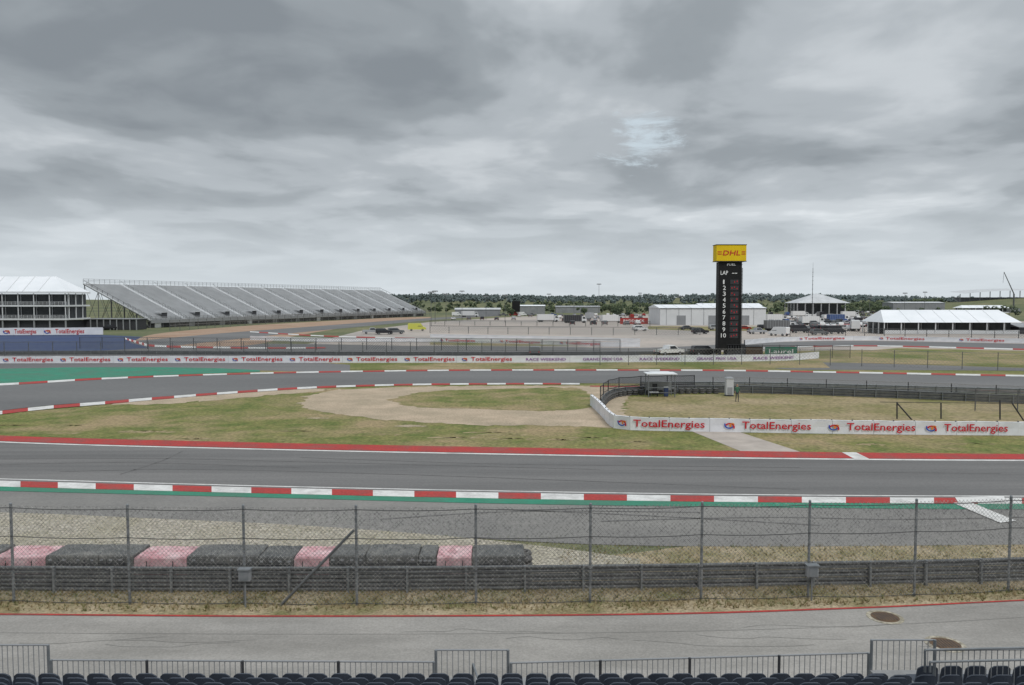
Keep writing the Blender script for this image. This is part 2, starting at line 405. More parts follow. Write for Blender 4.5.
band('red_white_kerb',[(-300,449,455),(0,411.5,415),(100,402.3,405.2),(200,394.3,396.5),(300,387.6,389.5),(400,384.4,386),(512,383.4,384.9),(590,383.6,385)],'red',.06,12,alt='white',alen=2.2)
band('red_white_kerb',[(-300,399,402),(0,383.8,386),(100,378.2,380),(200,374.6,376),(300,372,373.4),(400,370.5,371.8),(512,369.7,371),(700,369.9,371.3),(820,371.5,373),(1024,375.3,377),(1400,382,384)],'red',.06,12,alt='white',alen=3.0)
band('green_painted_strip',[(-300,376,399),(0,369,383.6),(100,367.5,378),(200,368,374),(260,370.5,372)],'green',.044)
band('asphalt_runoff',[(-300,362,376),(0,361,369),(100,361,368),(200,361,369),(300,362,371.5),(350,365,371)],'asphalt_far',.030)
band('red_edge_line',[(590,386,387),(820,387.5,388.6),(1024,391.5,393),(1300,397,398.5)],'red',.046)
area('asphalt_runoff',[(760,362),(850,363),(1024,368),(1200,372),(1200,374),(1024,371),(850,370),(780,369)],'asphalt_far',.026)
area('gravel_car_park',[(420,352),(300,346),(360,331),(430,322),(520,316.5),(700,313),(900,317),(1100,324),(1200,352),(860,350),(640,353)],'lot',.018,smooth=False)
area('asphalt_apron',[(-300,364),(-300,343),(100,343),(300,344),(640,350),(640,358),(300,360),(0,363)],'asphalt_far',.024,smooth=False)
area('clay_runoff',[(130,346),(150,335),(230,327),(330,321),(400,317.5),(430,318),(350,327),(290,337),(240,346)],'clay',.030)
band('race_track',[(60,345,353),(140,340.5,349),(220,333.5,341),(300,327.5,332.5),(380,321.5,325),(440,317.5,319.5),(500,314.5,316)],'asphalt_far',.044)
area('blue_painted_runoff',[(-300,352),(-300,333),(0,333.5),(100,335),(142,337),(130,343),(150,348),(100,351),(0,353)],'blue',.056,smooth=False)
band('red_white_kerb',[(125,338,339.5),(140,342,344.5),(160,345.5,347.5),(250,347.5,349),(330,347.5,348.7)],'red',.09,12,alt='white',alen=4)
band('race_track',[(420,346,351),(520,346.5,351),(640,348,353),(760,343,348),(860,341,345.5),(1024,344,349),(1300,350,356)],'asphalt_far',.048)
band('red_white_kerb',[(760,348,349),(860,345.5,346.5),(1024,349,350.3),(1300,356,357)],'red',.07,12,alt='white',alen=5)
band('red_white_kerb',[(250,331.5,332.4),(330,336,337),(430,338.5,339.5),(520,342,343)],'red',.08,10,alt='white',alen=6)
area('grass_verge',[(850,352),(900,348),(1024,351),(1200,357),(1200,371),(1024,367),(860,363)],'grassfar',.040,smooth=False)
area('grass_verge',[(350,362),(820,360.5),(830,368),(512,369),(350,370)],'grassfar',.034,smooth=False)
area('grass_verge',[(430,340.5),(520,341.5),(640,346),(500,346),(430,345)],'grassfar',.034,smooth=False)
area('grass_verge',[(650,326),(780,327),(790,331),(700,331),(640,329)],'grassfar',.034,smooth=False)
# ------------------------------------------------------------------ near fence, rail, tyre wall
pu=[(-330,596),(-216,599),(-101,601),(14,602.5),(130,604.5),(245,605),(357,605.5),(476,604.5),(590,603),(701,600.5),(808,598.5),(914,596.5),(1008,592),(1100,587),(1190,582),(1280,577)]
fq=[P(u,v) for u,v in pu]
fr=fence('chain_link_fence',fq,3.32,.045,.14,.0105,cables=(.1,1.15,2.25,3.2),cr=.013,wire_k='wire_n',cable_k='cable')
mb=MB()
a=P(280,606); b=W(354,530,fq[6].y-.05); mb.cyl(a,b,.045,'steel_d'); mb.obj('brace',fr)
def jbox(u,v,y):
    r=MB(); c=W(u,v,y); r.box(c,(.36,.2,.36),'alu_d'); r.box((c.x,c.y-.01,c.z+.2),(.42,.26,.05),'steel')
    r.box((c.x,c.y-.11,c.z-.02),(.28,.03,.26),'steel'); r.cyl((c.x,c.y,c.z-.18),(c.x,c.y,.0),.03,'steel'); r.obj('electrical_box')
jbox(245,575,fq[5].y-.22); jbox(812,571,fq[10].y-.22)
gq=path([(-330,584),(-100,590),(0,591),(256,592),(512,590.5),(768,587),(1024,581.5),(1280,570)],2.0)
guardrail('guardrail',gq,3,z0=.04,side=1,bs=.285)
tq=[p+Vector((0,.62,0)) for p in gq]
tq=respace([p for p in tq if 512+F*p.x/p.y<575],.62)
mb=MB(); pk=[(-250,-200),(-110,-60),(-14,36),(137,187),(287,330),(432,473)]
rnd=random.Random(3)
for i,p in enumerate(tq):
    for r in range(2):
        for k in range(5):
            mb.torus((p.x+rnd.uniform(-.015,.015),p.y+r*.6+rnd.uniform(-.015,.015),.11+k*.2),.21,.098,'rubber',16,6)
root=empty('tyre_barrier'); mb.obj('tyres',root,smooth=True)
mb=MB()
for a,b in zip(tq[:-1],tq[1:]):
    for z0,z1 in ((.03,.5),(.53,1.04)):
        A=a+Vector((0,.94,0)); B=b+Vector((0,.94,0)); d=Vector((0,.03,0))
        mb.add([A+Vector((0,0,z0)),B+Vector((0,0,z0)),B+Vector((0,0,z1)),A+Vector((0,0,z1)),A+d+Vector((0,0,z0)),B+d+Vector((0,0,z0)),B+d+Vector((0,0,z1)),A+d+Vector((0,0,z1))],[(0,1,2,3),(3,2,6,7),(5,4,7,6)],'belt')
mb.obj('belt',root)
mb=MB()
def module(c,ang,L,Wd,H,k,sag):
    pr=[(-Wd/2,.05),(-Wd/2-.02,H*.5),(-Wd/2,H-.06),(-Wd/2+.03,H-.015),(-Wd/4,H+.01-sag),(0,H-sag*1.2),(Wd/4,H+.01-sag),(Wd/2-.03,H-.015),(Wd/2,H-.06),(Wd/2,.05)]
    n=len(pr); vs=[]; st=[-1,-.96,-.4,0,.4,.96,1]
    for s in st:
        e=.025 if abs(s)==1 else 0
        for y,z in pr:
            z2=z-(e if z>.3 else 0)+.012*math.sin(s*5+y*4); X=s*L/2; Y=y*(1-e*.6)
            vs.append((c.x+X*math.cos(ang)-Y*math.sin(ang),c.y+X*math.sin(ang)+Y*math.cos(ang),z2))
    fs=[]
    for i in range(len(st)-1):
        for j in range(n-1): a=i*n+j; fs.append((a,a+n,a+n+1,a+1))
    fs.append(tuple(range(n))); fs.append(tuple(range((len(st)-1)*n,len(st)*n))[::-1])
    mb.add(vs,fs,k)
    for s in (-.5,.5):
        X=s*L/2; cx=c.x+X*math.cos(ang)-(-Wd/2-.03)*math.sin(ang); cy=c.y+X*math.sin(ang)+(-Wd/2-.03)*math.cos(ang)
        mb.box((cx,cy,H*.45),(.03,.012,H*.85),'dark',ang)
    if k=='belt':
        for s in (-.8,-.27,.27,.8):
            X=s*L/2; cx=c.x+X*math.cos(ang)+(Wd/2+.02)*math.sin(ang); cy=c.y+X*math.sin(ang)-(Wd/2+.02)*math.cos(ang)
            mb.box((cx,cy-.02,H-.17),(.10,.015,.06),'alu_d',ang)
        cx=c.x+(Wd/2+.02)*math.sin(ang); cy=c.y-(Wd/2+.02)*math.cos(ang)
        mb.box((cx,cy-.015,H-.30),(L*.97,.012,.03),'dark',ang)
i=0
while i<len(tq)-2:
    n=rnd.choice((2,3,4)); u=512+F*tq[i].x/tq[i].y; k='belt'; H=1.16+rnd.uniform(-.03,.03)
    # do not overrun the start of the next pink module
    for p0,p1 in pk:
        if p0-10<=u<=p1-14: k='pinktyre'; n=2 if p1-p0<45 else 3; H=1.12
    if k=='belt':
        for m in range(1,n):
            um=512+F*tq[min(i+m,len(tq)-1)].x/tq[min(i+m,len(tq)-1)].y
            if any(p0-10<=um<=p1-14 for p0,p1 in pk): n=m; break
    j=min(i+n,len(tq)-1)
    a,b=tq[i],tq[j]; c=(a+b)/2; ang=math.atan2((b-a).y,(b-a).x); L=(b-a).length-.03
    module(Vector((c.x,c.y+.3,0)),ang,L,1.28,H,k,rnd.uniform(.0,.04))
    i=j
mb.obj('wrapped_modules',root)
mb=MB()
def tuft(x,y,s,k):
    for _ in range(5):
        a=rnd.uniform(0,6.28); w=.012*s; h=rnd.uniform(.06,.17)*s; lx,ly=rnd.uniform(-.1,.1)*s,rnd.uniform(-.1,.1)*s
        dx,dy=math.cos(a)*w,math.sin(a)*w
        mb.add([(x-dx,y-dy,.01),(x+dx,y+dy,.01),(x+lx,y+ly,h)],[(0,1,2)],k)
for _ in range(9000):
    u=rnd.uniform(-200,1250); v=rnd.choice((rnd.uniform(586,614),rnd.gauss(604,4),rnd.gauss(592,3)))
    lim=613 if u<650 else 613-(u-650)*.032
    if v>lim-1: continue
    p=P(u,v); tuft(p.x,p.y,rnd.uniform(.4,1.3),rnd.choice(('straw1','straw1','straw2')))
for _ in range(3500):
    u=rnd.uniform(560,1250); v=rnd.uniform(546,578); p=P(u,v); tuft(p.x,p.y,rnd.uniform(.4,1.1),rnd.choice(('straw1','straw2')))
for _ in range(500):
    u=rnd.uniform(-100,560); v=rnd.uniform(520+u*.03,556); p=P(u,v); tuft(p.x,p.y,rnd.uniform(.4,1.0),'straw2')
mb.obj('dry_grass_tufts')
for u,v in ((885,618),(945,645)):
    p=P(u,v); mb=MB(); mb.cyl((p.x,p.y,.02),(p.x,p.y,.042),.42,'rust',24); mb.cyl((p.x,p.y,.042),(p.x,p.y,.05),.34,'rust',24)
    mb.cyl((p.x,p.y,.02),(p.x,p.y,.035),.55,'graveldark',24)
    for k in range(-3,4): mb.box((p.x+k*.09,p.y,.052),(.02,.5,.008),'dark')
    mb.obj('manhole_cover')
# ------------------------------------------------------------------ spectator stand (foreground)
def crowd_barrier(u0,v0,u1,v1,y,hh,name='crowd_barrier',pitch=.115,posts=2.05):
    A=W(u0,v0,y); B=W(u1,v1,y); mb=MB(); L=(B-A).length; t=(B-A)/L
    D=Vector((0,0,-hh))
    mb.cyl(A,B,.022,'alu_d',8); mb.cyl(A+D*.92,B+D*.92,.02,'alu_d',8)
    n=int(L/pitch)
    for i in range(n+1):
        p=A+t*L*i/n; mb.cyl(p,p+D*.92,.0095,'alu_d',5)
    n=max(1,round(L/posts))
    for i in range(n+1):
        p=A+t*L*i/n; mb.cyl(p+Vector((0,-.035,.02)),p+D*1.05+Vector((0,-.035,0)),.032,'dark' if 0<i<n else 'steel',8)
    mb.obj(name)
crowd_barrier(-160,645,49,645,17.2,1.25)
crowd_barrier(52,660,434,662,17,1.1)
crowd_barrier(436,650,508,650,17.1,1.3,name='access_gate')
crowd_barrier(511,663,868,653,17,1.1)
crowd_barrier(871,640,934,640,16.6,1.25,name='access_gate')
crowd_barrier(934,650,1160,648,15.6,1.0)
def handrail(pts):
    mb=MB()
    for a,b in zip(pts[:-1],pts[1:]): mb.cyl(a,b,.024,'steel',8)
    mb.obj('handrail')
handrail([W(473,684,16.4),W(473,664,16.4),W(480,684,15.6)])
handrail([W(925,672,15.2),W(925,650,15.2),W(1100,646,15.2)])
handrail([W(930,672,15.0),W(930,662,15.0),W(1100,658,15.0)])
def seat_row(x0,x1,y,ztop,name='stadium_seat_row'):
    mb=MB(); x=x0
    while x<x1:
        dz=ztop-.42; n=7; vs=[]
        for th in (0,.035):
            for j in range(5):
                z=j/4
                for i in range(n):
                    s=i/(n-1)*2-1; wx=.225*s*(1-.12*z*z); zz=dz+.42*z-(.07*s**4 if j==4 else 0)
                    vs.append((x+wx,y-.03*z*2+.05*s*s+th,zz))
        fs=[]
        for o,fl in ((0,1),(35,0)):
            for j in range(4):
                for i in range(n-1):
                    a=o+j*n+i; f=(a,a+1,a+n+1,a+n); fs.append(f if fl else f[::-1])
        for i in range(n-1): a=28+i; fs.append((a,a+1,a+36,a+35))
        for j in range(4):
            a=j*n; fs.append((a,a+n,a+n+35,a+35)); a=j*n+n-1; fs.append((a,a+35,a+n+35,a+n))
        mb.add(vs,fs,'seat')
        mb.box((x,y+.25,dz-.02),(.44,.42,.05),'seat'); mb.box((x,y+.1,dz-.25),(.06,.3,.42),'steel')
        x+=.5
    mb.obj(name,smooth=False)
for r in range(7):
    y=15.75-r*.8; zt=2.38+r*.302
    seat_row(-13,7.6 if r<2 else 13,y,zt)
seat_row(6.2,13,15.2,W(1000,674,15.2).z)
seat_row(8.6,13,15.9,W(1000,665,15.9).z)
mb=MB()
for r in range(16):
    y=15.95-r*.8; z=1.45+r*.302
    mb.box((0,y-.1+.0,z/2),(34,.796,z),'deck')
mb.box((0,17.0,.65),(34,1.5,1.3),'deck')
mb.box((10.2,15.75,1.0),(5.0,1.6,2.0+.1),'deck')
mb.obj('spectator_stand')
# ------------------------------------------------------------------ ad barriers
ad_barrier('advertising_barrier',[(590,405.5),(596,411),(603,418.5),(611,427),(622,430),(660,431.3),(720,432.3),(800,433.7),(900,435),(1024,436),(1250,437.5)],1.03,
   [(619,706,'te'),(726,813,'te'),(831,918,'te'),(929,1011,'te'),(1040,1125,'te')],seg=1.5)
tx=[]
for i in range(-5,9): u=2+i*57.5; tx.append((u,u+50,'te'))
for i in range(5): tx.append((526+i*57,566+i*57,('RACE WEEKEND','GRAND PRIX USA')[i%2]))
ad_barrier('advertising_barrier',[(-500,366),(-200,364.5),(0,363.5),(256,363),(512,362.8),(700,362),(780,361),(819,358.5)],1.12,tx,seg=3)
ad_barrier('advertising_barrier',[(-200,337),(-60,336.5),(103,335.6)],2.3,[(3,36,'te'),(44,84,'te'),(-60,-20,'te')],seg=4,z0=.3)
ad_barrier('advertising_barrier',[(250,340),(330,342),(430,342.3),(520,344),(600,346.5),(640,347)],1.0,[(440,475,'te'),(500,540,'te'),(560,600,'te')],seg=4)
ad_barrier('advertising_barrier',[(430,337.5),(480,338.5),(560,340),(640,342.4)],.9,[],seg=4)
ad_barrier('advertising_barrier',[(745,345),(790,341.5),(860,340.5),(940,341.8),(1024,343.5),(1200,348)],1.1,[(800,845,'te'),(880,925,'te'),(960,1005,'te')],seg=4)
fence('chain_link_fence',path([(-300,361),(0,359.6),(256,359.4),(512,359.4),(600,359)],4.0),3.0,.06,.42,.03,cables=(1.5,3.0),post_k='steel_d',wire_k='steel_d')
fence('chain_link_fence',path([(80,348.5),(250,350),(400,350),(520,351),(620,352)],5.0),2.4,.07,.5,.035,cables=(2.4,),post_k='dark',wire_k='steel_d')
fence('chain_link_fence',path([(745,357),(800,357.5),(850,358)],3.0),2.2,.05,.35,.03,cables=(2.1,),post_k='dark',wire_k='dark')
fence('chain_link_fence',path([(170,331),(300,322),(430,316)],6.0),3.5,.09,.8,.05,cables=(1.8,3.5),post_k='steel_d')
fence('chain_link_fence',path([(430,333),(560,334.5),(700,335)],6.0),2.2,.09,.8,.05,cables=(2.2,),post_k='steel_d',wire_k='steel_d')
fence('chain_link_fence',path([(430,326),(560,327),(650,327)],6.0),2.2,.09,.8,.05,cables=(2.2,),post_k='dark',wire_k='steel_d')
fence('chain_link_fence',path([(790,338),(900,338),(1024,341),(1150,345)],5.0),2.5,.08,.6,.04,cables=(2.4,),post_k='dark',wire_k='steel_d')
fence('chain_link_fence',path([(600,365.5),(700,365),(820,365.5),(1024,371.5),(1150,375)],4.5),2.6,.05,.5,.02,cables=(2.5,),post_k='steel_d',wire_k='wire')
guardrail('guardrail',path([(-100,356),(100,355),(300,355.5),(500,356),(700,355)],3.0),2,z0=.1,side=1,k='steel_d')
M['net']=pmat('dark_netting',(.04,.04,.042),(.055,.055,.06),2)
gi2=path([(601,407),(606,401),(618,396),(650,394),(700,393.2),(760,393.8),(840,396.5),(940,400.5),(1024,404),(1250,413)],2.0)
guardrail('guardrail',gi2,3,z0=.06,side=1,bs=.27)
fence('chain_link_fence',respace([p+Vector((0,.5,0)) for p in gi2 if p.x/p.y*F+512<700],3.0),1.9,.05,.2,.03,cables=(1.9,1.0),post_k='dark',wire_k='net')
fence('chain_link_fence',respace([p+Vector((0,.5,0)) for p in gi2 if p.x/p.y*F+512>698],4.0),1.7,.05,.3,.014,cables=(1.7,1.0),post_k='dark')
guardrail('guardrail',path([(640,387),(760,388),(900,391.5),(1024,395),(1200,400)],2.0),2,z0=.06,side=1,k='steel')
mb=MB()
for (ub,vb,ut,vt) in ((897,419,897,402),(912,420,897,403),(941,419,941,403),(1000,420,1000,400),(1024,421,1012,403)):
    a=P(ub,vb); mb.cyl(a,W(ut,vt,a.y),.06,'dark')
a=P(897,419);mb.cyl(W(880,402,a.y),W(1060,404,a.y),.025,'dark',6)
mb.obj('fence_frame')
fence('chain_link_fence',path([(975,411),(1030,413),(1150,417)],3.0),2.0,.05,.2,.012,cables=(2.0,),post_k='steel_d')
mb=MB()
for p in respace(gi2,.75):
    if 512+F*p.x/p.y>720: continue
    for k in range(3): mb.torus((p.x,p.y-.55,.1+k*.2),.21,.095,'rubber',10,5)
mb.obj('tyre_barrier',smooth=True)
def hut(u,v):
    p=P(u,v); r=empty('marshal_shelter',p); mb=MB()
    for x in (-1.35,1.35):
        for y in (-.9,.9): mb.cyl((x,y,0),(x,y,2.35),.05,'steel')
    mb.box((0,0,2.42),(3.1,2.3,.1),'wall'); mb.box((0,0,2.52),(2.6,1.8,.12),'wall',0,.7)
    mb.box((0,.9,1.0),(2.6,.06,.9),'alu_d'); mb.box((0,-.9,1.02),(2.7,.05,.06),'steel'); mb.box((0,-.9,.5),(2.7,.05,.06),'steel')
    mb.box((.6,-.1,.5),(.4,.4,.9),'blue'); mb.box((.6,-.1,.98),(.46,.46,.07),'wall')
    mb.box((-.6,.1,.45),(.9,.5,.06),'wall')
    for x in (-1,-.25): mb.box((x,.1,.22),(.05,.45,.44),'dark')
    mb.box((-.5,.3,.9),(.5,.08,.8),'dark')
    mb.obj('shelter',r)
hut(660,396.5)
def lightpanel(u,v):
    p=P(u,v); mb=MB(); mb.box((p.x,p.y,1.0),(.75,.7,1.7),'alu_m'); mb.box((p.x,p.y,1.93),(.85,.8,.14),'alu_d',0,.6)
    mb.box((p.x,p.y-.37,.6),(.5,.04,.7),'alu_d'); mb.box((p.x,p.y,.04),(.9,.9,.1),'dark'); mb.obj('portable_toilet')
lightpanel(729,396)
M['shirt']=pmat('green_shirt',(.05,.13,.08),(.06,.15,.10),3); M['skin']=pmat('skin',(.36,.22,.16),(.38,.24,.17),3); M['trouser']=pmat('trousers',(.05,.05,.06),(.06,.06,.07),3)
def person(u,v):
    p=P(u,v)
    me=bpy.data.meshes.new('marshal_person')
    J=[(0,0,.95),(0,0,1.15),(0,0,1.42),(0,-.01,1.55),(0,-.02,1.66),(0,-.02,1.76),
       (.09,0,.88),(.11,-.03,.48),(.12,0,.08),(.12,-.14,.04),(-.09,0,.88),(-.10,-.02,.48),(-.12,.02,.08),(-.12,-.12,.04),
       (.19,0,1.40),(.25,.02,1.12),(.22,-.10,.88),(-.19,0,1.40),(-.25,.02,1.12),(-.2,-.12,.9)]
    E=[(0,1),(1,2),(2,3),(3,4),(4,5),(0,6),(6,7),(7,8),(8,9),(0,10),(10,11),(11,12),(12,13),(2,14),(14,15),(15,16),(2,17),(17,18),(18,19)]
    R=[.15,.14,.16,.06,.09,.085,.10,.07,.05,.045,.10,.07,.05,.045,.07,.05,.04,.07,.05,.04]
    me.from_pydata(J,E,[]); o=bpy.data.objects.new('marshal_person',me); scene.collection.objects.link(o)
    o.modifiers.new('s','SKIN')
    for i,sv in enumerate(me.skin_vertices[0].data): sv.radius=(R[i],R[i]*.8); sv.use_root=(i==0)
    o.modifiers.new('b','SUBSURF').levels=1
    bpy.context.view_layer.update()
    m2=bpy.data.meshes.new_from_object(o.evaluated_get(bpy.context.evaluated_depsgraph_get()))
    bpy.data.objects.remove(o)
    m2.materials.clear()
    for k in ('shirt','trouser','skin'): m2.materials.append(M[k])
    for f in m2.polygons:
        z=f.center.z; x=abs(f.center.x); f.material_index=2 if (z>1.5 or (x>.2 and z<1.08)) else (1 if z<.98 else 0)
    o=bpy.data.objects.new('marshal_person',m2); scene.collection.objects.link(o); o.location=p
person(737,402)
# ------------------------------------------------------------------ timing pylon
pb=P(731,357); D=pb.y; X0=W(718.5,300,D).x; X1=W(741.5,300,D).x
r=empty('scoring_pylon'); mb=MB()
zt=W(730,262,D).z; zb=1.2; cx=(X0+X1)/2; w=X1-X0
mb.box((cx,D+.9,(zt+zb)/2),(w,1.8,zt-zb),'black')
for x in (X0+.5,X1-.5): mb.box((x,D+.9,zb/2),(.5,.8,zb),'dark')
mb.box((cx,D+.9,.15),(w+1.5,3,.3),'lot')
a=W(716,261,D); b=W(746,245,D)
mb.box(((a.x+b.x)/2,D+.9,(a.z+b.z)/2),(b.x-a.x,2.4,b.z-a.z),'yellow')
mb.box(((a.x+b.x)/2,D+.9,b.z+.05),(b.x-a.x+.15,2.55,.1),'dark')
mb.box(((a.x+b.x)/2,D+.9,a.z-.05),(b.x-a.x+.15,2.55,.1),'dark')
for i in range(28): mb.box((X1+.2,D+.9,1.2+i*.6),(.3,.3,.05),'steel_d')
for y in (D+.75,D+1.05): mb.cyl((X1+.35,y,0),(X1+.35,y,zt-1),.03,'steel_d')
mb.obj('tower',r)
tb=MB(); X=Vector((1,0,0))
cz=(a.z+b.z)/2
put_text(tb,'DHL',Vector((a.x+1.1,D-.34,cz-.42)),X,b.x-a.x-2.2,.85,'txtred',up=Vector((.18,0,1)))
for zz in (-.3,0,.3):
    tb.box((a.x+.55,D-.32,cz+zz*.8),(.75,.02,.09),'txtred'); tb.box((b.x-.5,D-.32,cz+zz*.8),(.65,.02,.09),'txtred')
put_text(tb,'FUEL',Vector((cx-.6,D-.02,zt-.62)),X,1.5,.36,'lettw')
put_text(tb,'LAP',Vector((X0+.3,D-.02,W(730,273,D).z-.3)),X,1.3,.7,'lettw')
put_text(tb,'--',Vector((X0+2.3,D-.02,W(730,273,D).z-.1)),X,.9,.12,'lettw')
for i in range(10):
    z=W(730,282+i*5.95,D).z-.35
    put_text(tb,str(i+1),Vector((X0+(.75 if i<9 else .5),D-.02,z)),X,(.5 if i else .25) if i<9 else .9,.76,'lettw')
    tb.box((cx+.75,D-.01,z+.35),(1.5,.03,.82),'dark')
    for s in range(3):
        if (i*7+s*3)%4: tb.box((cx+.3+s*.45,D-.035,z+.35+((i+s)%3-1)*.12),(.14,.02,.26),'txtred')
tb.obj('display_lettering',r)
def container(u0,u1,vt,vb,k,depth=2.4,name='equipment_container'):
    y=P((u0+u1)/2,vb).y; a=W(u0,vb,y); b=W(u1,vt,y); mb=MB(); w=b.x-a.x; h=b.z
    mb.box(((a.x+b.x)/2,y+depth/2,h/2),(w,depth,h),k)
    n=max(3,int(w/.4))
    for i in range(n): mb.box((a.x+w*(i+.5)/n,y-.03,h/2),(w/n*.45,.06,h*.9),k)
    mb.box(((a.x+b.x)/2,y+depth/2,h+.04),(w+.08,depth+.08,.08),'dark'); mb.obj(name)
container(727,745,345,357,'dark'); container(746,763,347,357,'rust'); container(690,716,350,355,'alu_d')
def board(u0,u1,vt,vb,k,txt=None,name='advertising_board',tk='lettw',legs=0):
    y=P((u0+u1)/2,vb+legs).y; a=W(u0,vb,y); b=W(u1,vt,y); mb=MB()
    mb.box(((a.x+b.x)/2,y,(a.z+b.z)/2),(b.x-a.x,.12,b.z-a.z),k)
    mb.box(((a.x+b.x)/2,y+.05,b.z+.03),(b.x-a.x+.1,.2,.06),'steel_d')
    for x in (a.x+.2*(b.x-a.x),a.x+.8*(b.x-a.x)): mb.box((x,y+.12,b.z/2),(.12,.1,b.z),'steel_d')
    if txt: put_text(mb,txt,Vector((a.x+.12*(b.x-a.x),y-.08,a.z+.3*(b.z-a.z))),X,.76*(b.x-a.x),.45*(b.z-a.z),tk)
    mb.obj(name)
board(765,797,347,356,'green','Laurel')
board(512,520,301,312,'black',None,'video_screen',legs=4)
board(620,648,318,324,'red','PADDOCK')
# ------------------------------------------------------------------ vehicles
def carmesh(kind):
    if kind=='truck':
        mb=MB()
        mb.box((-1.2,0,2.15),(7.6,2.5,2.6),'PAINT'); mb.box((-1.2,0,.75),(7.4,1.0,.25),'dark')
        for i in range(9): mb.box((-4.7+i*.88,0,2.15),(.05,2.54,2.5),'alu_m')
        vs=[];pr=[(2.8,.6),(2.8,2.9),(4.2,2.8),(4.9,1.7),(5.0,.6)]
        for y in (-1.15,1.15): vs+=[(x,y,z) for x,z in pr]
        mb.add(vs,[(4,3,2,1,0),(5,6,7,8,9)]+[(i,(i+1)%5,5+(i+1)%5,5+i) for i in range(5)],'wall')
        mb.add([(4.27,-1.0,2.68),(4.27,1.0,2.68),(4.86,1.0,1.8),(4.86,-1.0,1.8)],[(0,1,2,3)],'glass')
        for s in (-1.165,1.165): mb.add([(3.2,s,1.8),(3.2,s,2.6),(4.1,s,2.6),(4.5,s,1.8)],[(0,1,2,3)],'glass')
        for x in (-4,-2.9,3.8):
            for s in (-1,1): mb.cyl((x,s*.85,.5),(x,s*1.18,.5),.5,'black',14)
        return mb
    L,Wd={'car':(4.6,1.85),'suv':(4.8,1.95),'pickup':(5.5,2.0),'van':(5.8,2.1)}[kind]
    prof={'car':[(-2.3,.35),(-2.3,.8),(-2.1,.95),(-1.5,1.0),(-.9,1.42),(.5,1.45),(1.2,1.02),(2.1,.88),(2.3,.7),(2.3,.35)],
     'suv':[(-2.4,.4),(-2.4,1.1),(-2.25,1.68),(-1.9,1.75),(.3,1.75),(1.1,1.15),(2.2,1.05),(2.4,.85),(2.4,.4)],
     'pickup':[(-2.75,.5),(-2.75,1.15),(-.75,1.15),(-.6,1.8),(.7,1.82),(1.4,1.2),(2.6,1.1),(2.75,.9),(2.75,.5)],
     'van':[(-2.9,.45),(-2.9,2.3),(-2.7,2.45),(1.2,2.45),(2.0,1.4),(2.8,1.1),(2.9,.9),(2.9,.45)]}[kind]
    mb=MB(); n=len(prof); h=Wd/2
    ins=lambda z: h if z<1.15 else h-.16*(min(z,1.8)-1.15)/.65
    vs=[(x,-ins(z),z) for x,z in prof]+[(x,ins(z),z) for x,z in prof]
    fs=[tuple(range(n)),tuple(range(2*n-1,n-1,-1))]+[(i,(i+1)%n,n+(i+1)%n,n+i)[::-1] for i in range(n)]
    mb.add(vs,fs,'PAINT')
    g={'car':[(-1.3,1.04),(-.85,1.36),(.45,1.38),(1.0,1.04)],'suv':[(-2.1,1.15),(-2.0,1.6),(.25,1.62),(.85,1.15)],
       'pickup':[(-.55,1.2),(-.48,1.68),(.65,1.7),(1.2,1.2)],'van':[(.2,1.45),(.2,2.1),(1.25,2.1),(1.8,1.45)]}[kind]
    for s in (-1,1):
        f=[(x,s*(ins(z)+.012),z) for x,z in g]; mb.add(f,[(0,1,2,3)],'glass')
    def pane(i,j):
        (x0,z0),(x1,z1)=prof[i],prof[j]; q=[]
        A=(x0+(x1-x0)*.12,z0+(z1-z0)*.12); B=(x0+(x1-x0)*.88,z0+(z1-z0)*.88)
        nx,nz=(z1-z0),-(x1-x0); l=math.hypot(nx,nz); nx/=-l; nz/=-l
        if nz<0: nx,nz=-nx,-nz
        for (x,z) in (A,B):
            q.append((x+nx*.015,z+nz*.015,ins(z)-.12))
        mb.add([(q[0][0],-q[0][2],q[0][1]),(q[0][0],q[0][2],q[0][1]),(q[1][0],q[1][2],q[1][1]),(q[1][0],-q[1][2],q[1][1])],[(0,1,2,3)],'glass')
    fi={'car':(5,6),'suv':(4,5),'pickup':(4,5),'van':(3,4)}[kind]; pane(*fi)
    if kind=='car': pane(3,4)
    for x in (-L*.31,L*.31):
        for s in (-1,1):
            mb.cyl((x,s*(h-.2),.34),(x,s*(h+.02),.34),.34,'black',14); mb.cyl((x,s*(h+.02),.34),(x,s*(h+.035),.34),.19,'alu_d',10)
    mb.box((L/2,0,.55),(.08,Wd*.92,.22),'dark'); mb.box((-L/2,0,.55),(.08,Wd*.92,.22),'dark')
    for s in (-1,1):
        mb.box((L/2-.05,s*h*.72,.78),(.14,.35,.14),'lettw'); mb.box((-L/2+.04,s*h*.8,.82),(.12,.2,.18),'txtred')
    return mb
paints={'w':(.68,.68,.68),'s':(.35,.36,.38),'k':(.03,.03,.035),'g':(.14,.145,.15),'r':(.28,.035,.03),'b':(.05,.09,.22),'y':(.5,.5,.10)}
cm={}
def vehicle(kind,col,x,y,ang,name):
    key=(kind,col)
    if key not in cm:
        pn='paint_'+col
        if pn not in M: M[pn]=pmat(pn,paints[col],paints[col],1,rough=.3)
        mb=carmesh(kind); mb.mats=[pn if q=='PAINT' else q for q in mb.mats]
        o=mb.obj(name); cm[key]=o.data
    else:
        o=bpy.data.objects.new(name,cm[key]); scene.collection.objects.link(o)
    o.location=(x,y,.06); o.rotation_euler=(0,0,ang); return o
def V(kind,col,u,v,ang,name): p=P(u,v); vehicle(kind,col,p.x,p.y,ang,name)
V('pickup','w',669,355.5,.5,'pickup_truck'); V('suv','g',535,356,1.5,'parked_car'); V('van','w',779,336,2.2,'delivery_van')
